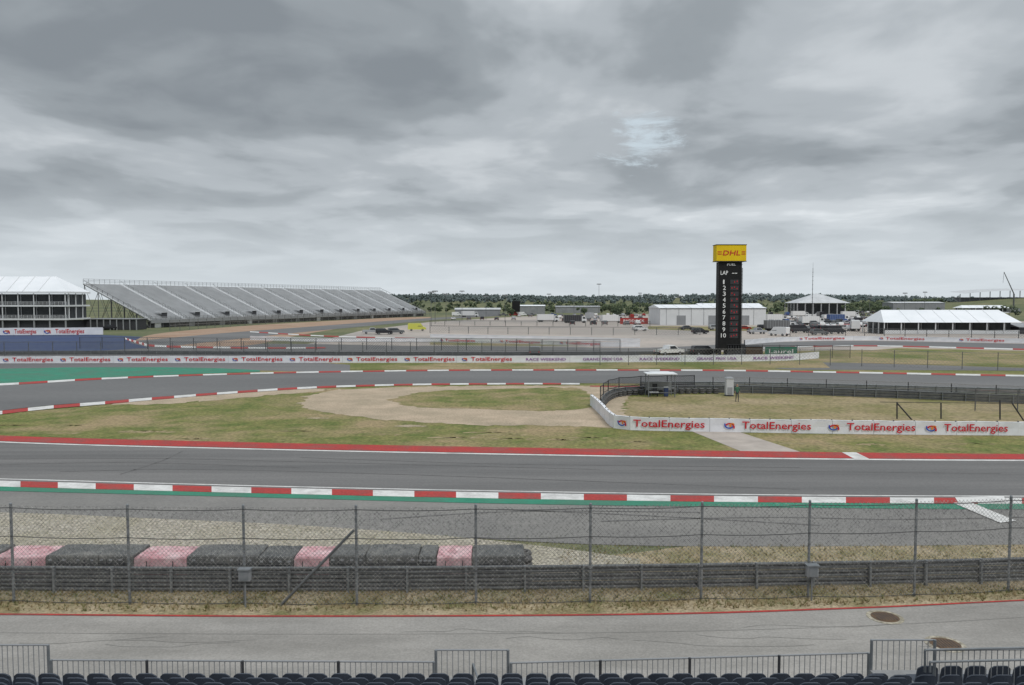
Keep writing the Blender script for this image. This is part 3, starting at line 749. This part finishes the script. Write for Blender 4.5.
V('suv','k',384,334.5,.2,'parked_car'); V('suv','g',396,334,.3,'parked_car'); V('van','y',417,331,.1,'delivery_van')
V('pickup','s',372,334,.2,'pickup_truck'); V('pickup','k',110,330,.05,'pickup_truck')
for a in (('w',548,322,.1),('s',590,319.5,1.2),('w',612,323,.3),('w',776,322,.2),('w',800,317,.1),('k',820,318,1.4),('b',838,322,.2),('w',850,317.5,.05),('s',745,323.5,.15),('w',470,317,.0),('g',780,331,.1),('w',855,331,1.2),('w',812,325,.2),('k',575,323,.1)):
    V('truck',a[0],a[1],a[2],a[3],'box_truck')
V('suv','k',700,334,.1,'parked_car'); V('pickup','s',757,334,.2,'pickup_truck'); V('van','k',800,333,.1,'delivery_van'); V('suv','w',640,331,.2,'parked_car')
V('suv','k',705,355.5,.1,'parked_car'); V('van','k',835,334,.2,'delivery_van'); V('suv','g',819,335,.1,'parked_car')
def lot(u0,u1,v,n,ang=1.57,jit=.15):
    for i in range(n):
        if rnd.random()<.15: continue
        u=u0+(u1-u0)*(i+rnd.uniform(-.2,.2))/max(1,n-1); p=P(u,v+rnd.uniform(-jit,jit))
        k=rnd.choice(('car','suv','suv','pickup','car','van') if v<324 else ('car','suv','pickup'))
        vehicle(k,rnd.choice('wwssgkkkgsbwrgk'),p.x,p.y,ang+rnd.uniform(-.1,.1),'parked_car')
lot(555,618,321.5,9); lot(560,640,318.5,12); lot(575,640,325,5)
lot(770,868,319.5,19); lot(772,868,323,17); lot(780,866,327,14); lot(785,862,330.5,12); lot(770,900,316,18)
lot(440,512,320,6); lot(520,560,317,8); lot(690,770,330,4,.1)
lot(860,960,313,12); lot(800,880,313.5,14); lot(455,560,316,12,.2); lot(650,720,316,8); lot(775,860,325,12,.2); lot(560,650,316.3,14)
# ------------------------------------------------------------------ main grandstand
A=Vector((-129,281,0)); Bp=Vector((-54,490,0)); t=(Bp-A); GL=t.length; t=t/GL; nb=Vector((-t.y,t.x,0))
r=empty('grandstand'); mb=MB()
rows=38; dep=31; z0=3.0; z1=16.3
bays=13; bw=GL/bays
def gp(s,d,z):
    q=A+t*s+nb*d; return (q.x,q.y,z)
def gbox(b,s0,s1,d0,d1,za,zb,k):
    vs=[gp(s0,d0,za),gp(s1,d0,za),gp(s1,d1,za),gp(s0,d1,za),gp(s0,d0,zb),gp(s1,d0,zb),gp(s1,d1,zb),gp(s0,d1,zb)]
    b.add(vs,[(0,3,2,1),(4,5,6,7),(0,1,5,4),(1,2,6,5),(2,3,7,6),(3,0,4,7)],k)
for i in range(rows):
    d=dep*i/rows; z=z0+(z1-z0)*i/rows; dd=dep/rows
    for bay in range(bays):
        s0=bay*bw+.7; s1=(bay+1)*bw-.7
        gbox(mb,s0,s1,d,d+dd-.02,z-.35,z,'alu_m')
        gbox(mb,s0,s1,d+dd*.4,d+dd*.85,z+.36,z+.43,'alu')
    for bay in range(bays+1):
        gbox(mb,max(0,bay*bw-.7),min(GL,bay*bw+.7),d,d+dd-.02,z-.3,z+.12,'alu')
mb.obj('seating_tiers',r)
mb=MB()
for bay in range(bays+1):
    s=min(max(bay*bw,.2),GL-.2)
    for i in range(0,rows-1,3):
        d=dep*i/rows; z=z0+(z1-z0)*i/rows
        for ss in ((s,) if i>12 else (s-.7,s+.7)):
            mb.cyl(gp(ss,d,z+.1),gp(ss,d,z+1.0),.05,'steel_d',5)
            mb.cyl(gp(ss,d,z+1.0),gp(ss,d+dep*2/rows,z+1.0+(z1-z0)*2/rows),.05,'steel_d',5)
    # vomitory portal low in the tier
    if bay<bays:
        sv_=bay*bw+bw*.5
        gbox(mb,sv_-1.3,sv_+1.3,1.6,1.75,z0+.3,z0+2.4,'dark'); gbox(mb,sv_-1.5,sv_+1.5,1.4,4.4,z0+2.4,z0+2.5,'alu_m')
for s in [i*2.4 for i in range(int(GL/2.4)+1)]:
    mb.cyl(gp(s,dep,z1-.4),gp(s,dep,z1+1.5),.06,'steel_d',5)
    mb.cyl(gp(s,-.3,z0-.3),gp(s,-.3,z0+1.0),.05,'steel_d',5)
for z in (z1+.5,z1+1.0,z1+1.5): mb.cyl(gp(0,dep,z),gp(GL,dep,z),.05,'steel_d',5)
for z in (z0+.5,z0+1.0): mb.cyl(gp(0,-.3,z),gp(GL,-.3,z),.05,'steel_d',5)
for i in range(0,rows,3):
    d=dep*i/rows; z=z0+(z1-z0)*i/rows
    for s in (0,GL): mb.cyl(gp(s,d,z),gp(s,d,z+1.1),.05,'steel_d',5)
for s in (0,GL): mb.cyl(gp(s,0,z0+1.1),gp(s,dep,z1+1.1),.06,'steel_d',5)
mb.obj('railings',r)
mb=MB()
for j in range(int(GL/6)+1):
    s=j*6
    prev=None
    for d in (0,6,12,18,24,30.5):
        z=z0+(z1-z0)*d/dep-.5; mb.cyl(gp(s,d,0),gp(s,d,z),.14,'steel_d',5)
        if prev is not None: mb.cyl(gp(s,prev[0],0),gp(s,d,z),.08,'steel_d',5); mb.cyl(gp(s,prev[0],prev[1]),gp(s,d,.2),.08,'steel_d',5)
        prev=(d,z)
    mb.cyl(gp(s,0,z0-.5),gp(s,dep,z1-.5),.16,'steel_d',5)
gbox(mb,0,GL,1.0,1.2,0,z0-.6,'dark')
gbox(mb,0,GL,-.45,-.38,z0-1.3,z0-.2,'alu_d')
for bay in range(bays):
    gbox(mb,bay*bw+3,bay*bw+6,.8,.98,.0,2.2,'wall' if bay%3==0 else 'alu_d')
mb.obj('steel_frame',r)
# ------------------------------------------------------------------ hospitality building (left)
r=empty('hospitality_pavilion'); y0=250; yr=257; y1=264; xr=W(66,292,y0).x; xl=-330; ze=W(40,291.5,y0).z; zr=W(40,276.5,yr).z; xrr=W(56,277,yr).x
mb=MB()
mb.add([(xl,y0,ze),(xr,y0,ze),(xrr,yr,zr),(xl,yr,zr),(xr,y1,ze),(xl,y1,ze)],[(0,1,2,3),(1,4,2),(4,5,3,2)],'tent')
x=xl
while x<xrr: mb.cyl((x,y0-.05,ze+.05),(x,yr,zr+.08),.12,'wall',5); x+=5
mb.box(((xl+xr)/2,y0-.1,ze-.3),(xr-xl,.3,.6),'tent')
mb.box((xr+.1,(y0+y1)/2,ze-.3),(.3,y1-y0,.6),'tent')
mb.obj('roof',r)
mb=MB(); zm=W(40,305.5,y0).z; zf=W(40,319,y0).z
for zlo,zhi in ((zf,zm),(zm,ze-.6)):
    mb.box(((xl+xr)/2,(y0+y1)/2+1.5,(zlo+zhi)/2),(xr-xl-1.5,y1-y0-5,zhi-zlo-.4),'glass')
    mb.box(((xl+xr)/2,(y0+y1)/2,zlo-.1),(xr-xl,y1-y0,.5),'wall')
    x=xr-.5
    while x>xl:
        mb.box((x,y0+.3,(zlo+zhi)/2),(.22,.22,zhi-zlo),'wall'); mb.box((x-1.2,y0+3.8,(zlo+zhi)/2),(.12,.2,zhi-zlo-.4),'wall'); x-=5
    for z in (.5,.85,1.2): mb.cyl((xl,y0+.1,zlo+z),(xr,y0+.1,zlo+z),.04,'wall',5)
    x=xr
    while x>xl: mb.cyl((x,y0+.1,zlo),(x,y0+.1,zlo+1.2),.035,'wall',5); x-=1.25
    yy=y0+2
    while yy<y1: mb.box((xr-.3,yy,(zlo+zhi)/2),(.22,.22,zhi-zlo),'wall'); yy+=4
mb.box(((xl+xr)/2,(y0+y1)/2,zf/2-.3),(xr-xl-2,y1-y0-2,zf-.6),'dark')
x=xr-.6
while x>xl: mb.box((x,y0+.4,zf/2),(.4,.4,zf),'alu_d'); x-=5
mb.obj('storeys',r)
mb=MB(); a=W(84,330,262); b=W(136,319,262)
mb.box(((a.x+b.x)/2,266,b.z*.5),(b.x-a.x,7,b.z*.96),'dark')
for i in range(9): mb.box((a.x+(b.x-a.x)*i/8,262.2,b.z/2),(.3,.3,b.z),'alu_d')
mb.box(((a.x+b.x)/2,266,b.z),(b.x-a.x+.6,8,.25),'alu_d'); mb.obj('service_building')
# ------------------------------------------------------------------ sheds / marquees
def shed(name,u0,u1,vb,vtop_eave,rise,depth,k='wall',roofk='tent',panels=5.0,openfront=False,hip=0):
    y=P((u0+u1)/2,vb).y; a=W(u0,vb,y); b=W(u1,vtop_eave,y); h=b.z; x0,x1=a.x,b.x; r=empty(name); mb=MB()
    if not openfront:
        mb.box(((x0+x1)/2,y+depth/2,h/2),(x1-x0,depth,h),k)
        x=x0+panels/2
        while x<x1:
            mb.box((x,y-.04,h/2),(.14,.08,h),'alu_d'); x+=panels
        for i in range(3):
            xc=x0+(x1-x0)*(.2+.3*i); mb.box((xc,y-.06,h*.28),(3.6,.1,h*.56),'alu_d')
            for q in range(4): mb.box((xc,y-.12,h*.12*(q+.5)),(3.5,.03,.06),'alu_d')
        mb.box(((x0+x1)/2,y-.1,h-.15),(x1-x0+.3,.2,.3),'alu_d')
    else:
        mb.box(((x0+x1)/2,y+depth*.55,h/2),(x1-x0-1,depth*.6,h*.95),'glass')
        mb.box(((x0+x1)/2,y+.15,.65),(x1-x0,.1,1.1),k)
        x=x0
        while x<=x1+.1: mb.box((x,y+.05,h/2),(.25,.25,h),'wall'); mb.box((x+panels/2,y+depth*.24,h/2),(.12,.1,h*.95),'wall'); x+=panels
        yy=y
        while yy<=y+depth: mb.box((x0,yy,h/2),(.25,.25,h),'wall'); yy+=depth/4
    mb.obj('walls',r); mb=MB(); o=.4; ym=y+depth/2
    v=[(x0-o,y-o,h),(x1+o,y-o,h),(x1+o-hip,ym,h+rise),(x0-o+hip,ym,h+rise),(x1+o,y+depth+o,h),(x0-o,y+depth+o,h)]
    mb.add(v,[(0,1,2,3),(4,5,3,2),(1,4,2),(5,0,3),(0,5,4,1)],roofk)
    x=x0+panels/2
    while x<x1:
        if x>x0+hip and x<x1-hip: mb.cyl((x,y-o,h+.03),(x,ym,h+rise+.03),.07,'wall',5)
        x+=panels
    mb.obj('roof',r)
shed('white_warehouse',660,766,325,308,1.3,26)
shed('event_marquee',884,1020,334.3,322.5,3.6,14,openfront=True,hip=2.5)
shed('event_marquee',797,850,316,303,6.0,22,roofk='alu_m',openfront=True,hip=16)
shed('white_warehouse',700,762,318,306,1.5,14)
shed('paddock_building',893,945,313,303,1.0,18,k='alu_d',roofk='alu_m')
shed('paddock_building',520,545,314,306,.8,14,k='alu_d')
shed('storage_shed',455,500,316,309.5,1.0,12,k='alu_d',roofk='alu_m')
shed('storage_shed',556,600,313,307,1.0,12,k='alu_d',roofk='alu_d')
shed('storage_shed',1019,1090,334,327,1,10,k='dark',roofk='alu_d')
shed('event_marquee',962,1010,313.5,308,2.0,12,openfront=True,hip=3)
shed('storage_shed',905,935,311,305,1.2,12,k='wall')
mb=MB(); y=730; a=W(960,300,y); b=W(1070,291,y)
n=20; hh=lambda f:b.z-2.5+3.0*math.sin(math.pi*f)
for i in range(12):
    f=i/11; x=a.x+(b.x-a.x)*f; mb.cyl((x,y,0),(x,y,hh(f)-.2),.35,'alu_d',6)
for i in range(n):
    f0,f1=i/n,(i+1)/n
    mb.add([(a.x+(b.x-a.x)*f0,y-8,hh(f0)),(a.x+(b.x-a.x)*f1,y-8,hh(f1)),(a.x+(b.x-a.x)*f1,y+20,hh(f1)+2),(a.x+(b.x-a.x)*f0,y+20,hh(f0)+2)],[(0,1,2,3)],'alu_m')
for k in range(8):
    mb.box(((a.x+b.x)/2,y+2+k*2,b.z*.35+k*.8),((b.x-a.x)*.96,2,1.0),'alu_d')
mb.obj('distant_grandstand')
def pole(u,vb,vt,y,r=.12,kind='light'):
    b=W(u,vt,y); mb=MB(); z=terr(b.x,y); mb.cyl((b.x,y,z),(b.x,y,b.z),r,'steel_d',6,r*.6)
    if kind=='light':
        mb.box((b.x,y,b.z),(2.2,.4,.3),'steel_d')
        for s in (-1,-.35,.35,1): mb.box((b.x+s,y-.2,b.z-.2),(.4,.3,.35),'alu_d')
    elif kind=='mast':
        for i in range(12): mb.box((b.x,y,z+(b.z-z)*i/12),(.6,.6,.12),'steel_d')
        mb.cyl((b.x,y,b.z),(b.x,y,b.z+3),.05,'steel_d',5)
    mb.obj({'light':'floodlight_pole','mast':'radio_mast'}[kind])
pole(599,300,284,420); pole(813,300,268,430,.18,'mast'); pole(435,300,291,330); pole(446,300,294,360); pole(431,300,292,300,.1,'light')
pole(486,300,296,400); pole(549,300,294,430); pole(640,300,293,500); pole(574,300,296,350); pole(703,300,300,330,.1)
pole(870,300,297,380); pole(925,300,292,450); pole(762,300,294,460); pole(680,300,296,420); pole(462,300,291,380); pole(505,300,295,350); pole(660,300,294,480); pole(905,300,293,420)
mb=MB(); y=600; a=W(1014,294,y); b=W(1004,272,y); mb.box((a.x,y,2),(7,5,3),'alu_d'); mb.box((a.x,y,.7),(9,6,1.2),'dark')
mb.cyl((a.x,y,2),a,.6,'steel_d',6); mb.cyl(a,b,.4,'steel_d',6,.25); mb.cyl(b,W(1003,283,y),.10,'dark',5)
mb.obj('crane')
# ------------------------------------------------------------------ trees
def tree_mass(name,trees,ks,leaf=1.2,n=36):
    mb=MB(); R=random.Random(len(trees))
    for (x,y,h) in trees:
        z=terr(x,y); w=h*R.uniform(.48,.75)
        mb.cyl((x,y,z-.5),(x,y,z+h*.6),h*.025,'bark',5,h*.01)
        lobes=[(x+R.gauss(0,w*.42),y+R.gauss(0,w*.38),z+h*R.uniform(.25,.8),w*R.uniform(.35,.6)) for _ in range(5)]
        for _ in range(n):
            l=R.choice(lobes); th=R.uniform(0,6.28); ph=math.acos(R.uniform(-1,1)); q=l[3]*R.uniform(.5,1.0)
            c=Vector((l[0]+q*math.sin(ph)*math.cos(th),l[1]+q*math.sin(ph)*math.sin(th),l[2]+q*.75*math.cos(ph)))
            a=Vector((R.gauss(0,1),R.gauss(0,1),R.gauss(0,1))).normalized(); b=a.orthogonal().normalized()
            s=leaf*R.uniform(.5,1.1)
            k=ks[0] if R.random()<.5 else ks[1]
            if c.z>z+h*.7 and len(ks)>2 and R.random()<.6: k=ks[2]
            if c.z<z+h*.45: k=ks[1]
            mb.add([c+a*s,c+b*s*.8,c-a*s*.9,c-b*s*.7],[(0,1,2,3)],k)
    mb.obj(name)
R=random.Random(11)
tr=[]
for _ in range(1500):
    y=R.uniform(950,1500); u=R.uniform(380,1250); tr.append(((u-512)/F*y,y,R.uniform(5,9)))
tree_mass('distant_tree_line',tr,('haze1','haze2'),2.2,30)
tr=[]
for _ in range(560):
    y=R.uniform(600,900); u=R.choice((R.uniform(400,1150),R.uniform(400,1150),R.uniform(840,950),R.uniform(540,780)))
    if 945<u<1100 and y<820: continue
    tr.append(((u-512)/F*y,y,R.uniform(3,6)))
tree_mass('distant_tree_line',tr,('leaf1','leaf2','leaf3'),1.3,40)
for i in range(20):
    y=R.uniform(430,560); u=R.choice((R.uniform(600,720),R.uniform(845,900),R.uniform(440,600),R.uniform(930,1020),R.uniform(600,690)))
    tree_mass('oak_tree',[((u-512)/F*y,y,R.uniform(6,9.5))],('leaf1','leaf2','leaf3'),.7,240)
# ------------------------------------------------------------------ world
w=bpy.data.worlds.new('World'); scene.world=w; w.use_nodes=True; nt=w.node_tree; N=nt.nodes; L=nt.links
bg=N['Background']; tc=N.new('ShaderNodeTexCoord'); sep=N.new('ShaderNodeSeparateXYZ'); L.new(tc.outputs['Generated'],sep.inputs[0])
def math_(op,a,b=None,clamp=False):
    n=N.new('ShaderNodeMath'); n.operation=op; n.use_clamp=clamp
    for i,s in enumerate((a,b)):
        if s is None: continue
        if isinstance(s,(int,float)): n.inputs[i].default_value=s
        else: L.new(s,n.inputs[i])
    return n.outputs[0]
def vmath(op,a,b):
    n=N.new('ShaderNodeVectorMath'); n.operation=op
    for i,s in enumerate((a,b)):
        if isinstance(s,tuple): n.inputs[i].default_value=s
        else: L.new(s,n.inputs[i])
    return n.outputs['Value'] if op in('DOT_PRODUCT','LENGTH','DISTANCE') else n.outputs[0]
def rngw(x,a,b,c=0,d=1,smooth=True):
    n=N.new('ShaderNodeMapRange'); n.interpolation_type='SMOOTHSTEP' if smooth else 'LINEAR'
    L.new(x,n.inputs[0])
    for i,q in enumerate((a,b,c,d)): n.inputs[i+1].default_value=q
    return n.outputs[0]
def mixc(f,A,B):
    x=N.new('ShaderNodeMix'); x.data_type='RGBA'
    if isinstance(f,(int,float)): x.inputs[0].default_value=f
    else: L.new(f,x.inputs[0])
    for s,i in ((A,6),(B,7)):
        if isinstance(s,tuple): x.inputs[i].default_value=(*s,1)
        else: L.new(s,x.inputs[i])
    return x.outputs[2]
z=sep.outputs[2]; zc=math_('ADD',math_('MAXIMUM',z,0.0),.12)
cmb=N.new('ShaderNodeCombineXYZ'); L.new(math_('DIVIDE',sep.outputs[0],zc),cmb.inputs[0]); L.new(math_('DIVIDE',sep.outputs[1],zc),cmb.inputs[1])
def nz(scale,off,det=8,rough=.55,dist=.2,st=(1,1,1)):
    mp=N.new('ShaderNodeMapping'); mp.inputs['Location'].default_value=off; mp.inputs['Scale'].default_value=st; L.new(cmb.outputs[0],mp.inputs[0])
    n=N.new('ShaderNodeTexNoise'); n.inputs['Scale'].default_value=scale; n.inputs['Detail'].default_value=det; n.inputs['Roughness'].default_value=rough; n.inputs['Distortion'].default_value=dist
    L.new(mp.outputs[0],n.inputs['Vector']); return n.outputs[0]
st=(1.0,.85,1)
n1=nz(1.1,(3.1,1.7,0),5,.47,.4,st); n1b=nz(1.1,(3.16,1.45,0),5,.47,.4,st); n2=nz(3.4,(8,2,0),6,.52,.3,st); n3=nz(.42,(2.4,6.3,0),2,.5,.2)
relief=math_('MULTIPLY',math_('SUBTRACT',n1b,n1),.6)
tt=math_('ADD',math_('ADD',math_('ADD',math_('MULTIPLY',n1,.46),math_('MULTIPLY',n2,.14)),math_('MULTIPLY',n3,.40)),relief)
cr=N.new('ShaderNodeValToRGB'); L.new(tt,cr.inputs[0]); e=cr.color_ramp.elements; cr.color_ramp.interpolation='EASE'
e[0].position=.38; e[0].color=(.245,.275,.305,1); e[1].position=.66; e[1].color=(.80,.84,.87,1)
x=e.new(.45); x.color=(.315,.35,.38,1); x=e.new(.52); x.color=(.44,.48,.515,1); x=e.new(.59); x.color=(.58,.62,.655,1)
hz=rngw(z,0.0,.17,1,0); col=mixc(math_('MULTIPLY',hz,.85),cr.outputs[0],(.69,.75,.79))
sky=N.new('ShaderNodeTexSky'); sky.sky_type='NISHITA'; sky.sun_disc=False; sky.sun_elevation=math.radians(55); sky.sun_rotation=math.radians(150)
sv=N.new('ShaderNodeVectorMath'); sv.operation='SCALE'; L.new(sky.outputs[0],sv.inputs[0]); sv.inputs['Scale'].default_value=.10
gd=Vector((133/F,1,160/F)).normalized()
dd=vmath('DISTANCE',vmath('MULTIPLY',tc.outputs['Generated'],(1,1,1.3)),(gd.x,gd.y,gd.z*1.3))
gap=math_('ADD',dd,math_('MULTIPLY',math_('SUBTRACT',nz(4.5,(1,1,0),8,.7,.5),.5),.22))
gf=rngw(gap,-.005,.045,1,0)
col=mixc(math_('MULTIPLY',gf,.75),col,mixc(.75,sv.outputs[0],(.74,.84,.89)))
zb=rngw(z,.40,.85,1,2.3)
fs=N.new('ShaderNodeVectorMath'); fs.operation='SCALE'; L.new(col,fs.inputs[0]); L.new(zb,fs.inputs['Scale'])
L.new(fs.outputs[0],bg.inputs[0]); bg.inputs[1].default_value=1.0
s=bpy.data.lights.new('sun','SUN'); s.energy=1.45; s.angle=math.radians(18); s.color=(1,.97,.92)
so=bpy.data.objects.new('sun',s); scene.collection.objects.link(so)
az=math.radians(150); el=math.radians(55); dv=Vector((math.sin(az)*math.cos(el),math.cos(az)*math.cos(el),math.sin(el)))
so.rotation_euler=(-dv).to_track_quat('-Z','Y').to_euler()
# ------------------------------------------------------------------ camera
c=bpy.data.cameras.new('camera'); co=bpy.data.objects.new('camera',c); scene.collection.objects.link(co)
c.sensor_width=36; c.lens=F/1024*36; c.clip_end=20000; c.clip_start=.1
co.location=(0,0,CAMZ); co.rotation_euler=(math.pi/2-PITCH,0,0); scene.camera=co
scene.view_settings.view_transform='Standard'; scene.view_settings.look='None'; scene.view_settings.exposure=0
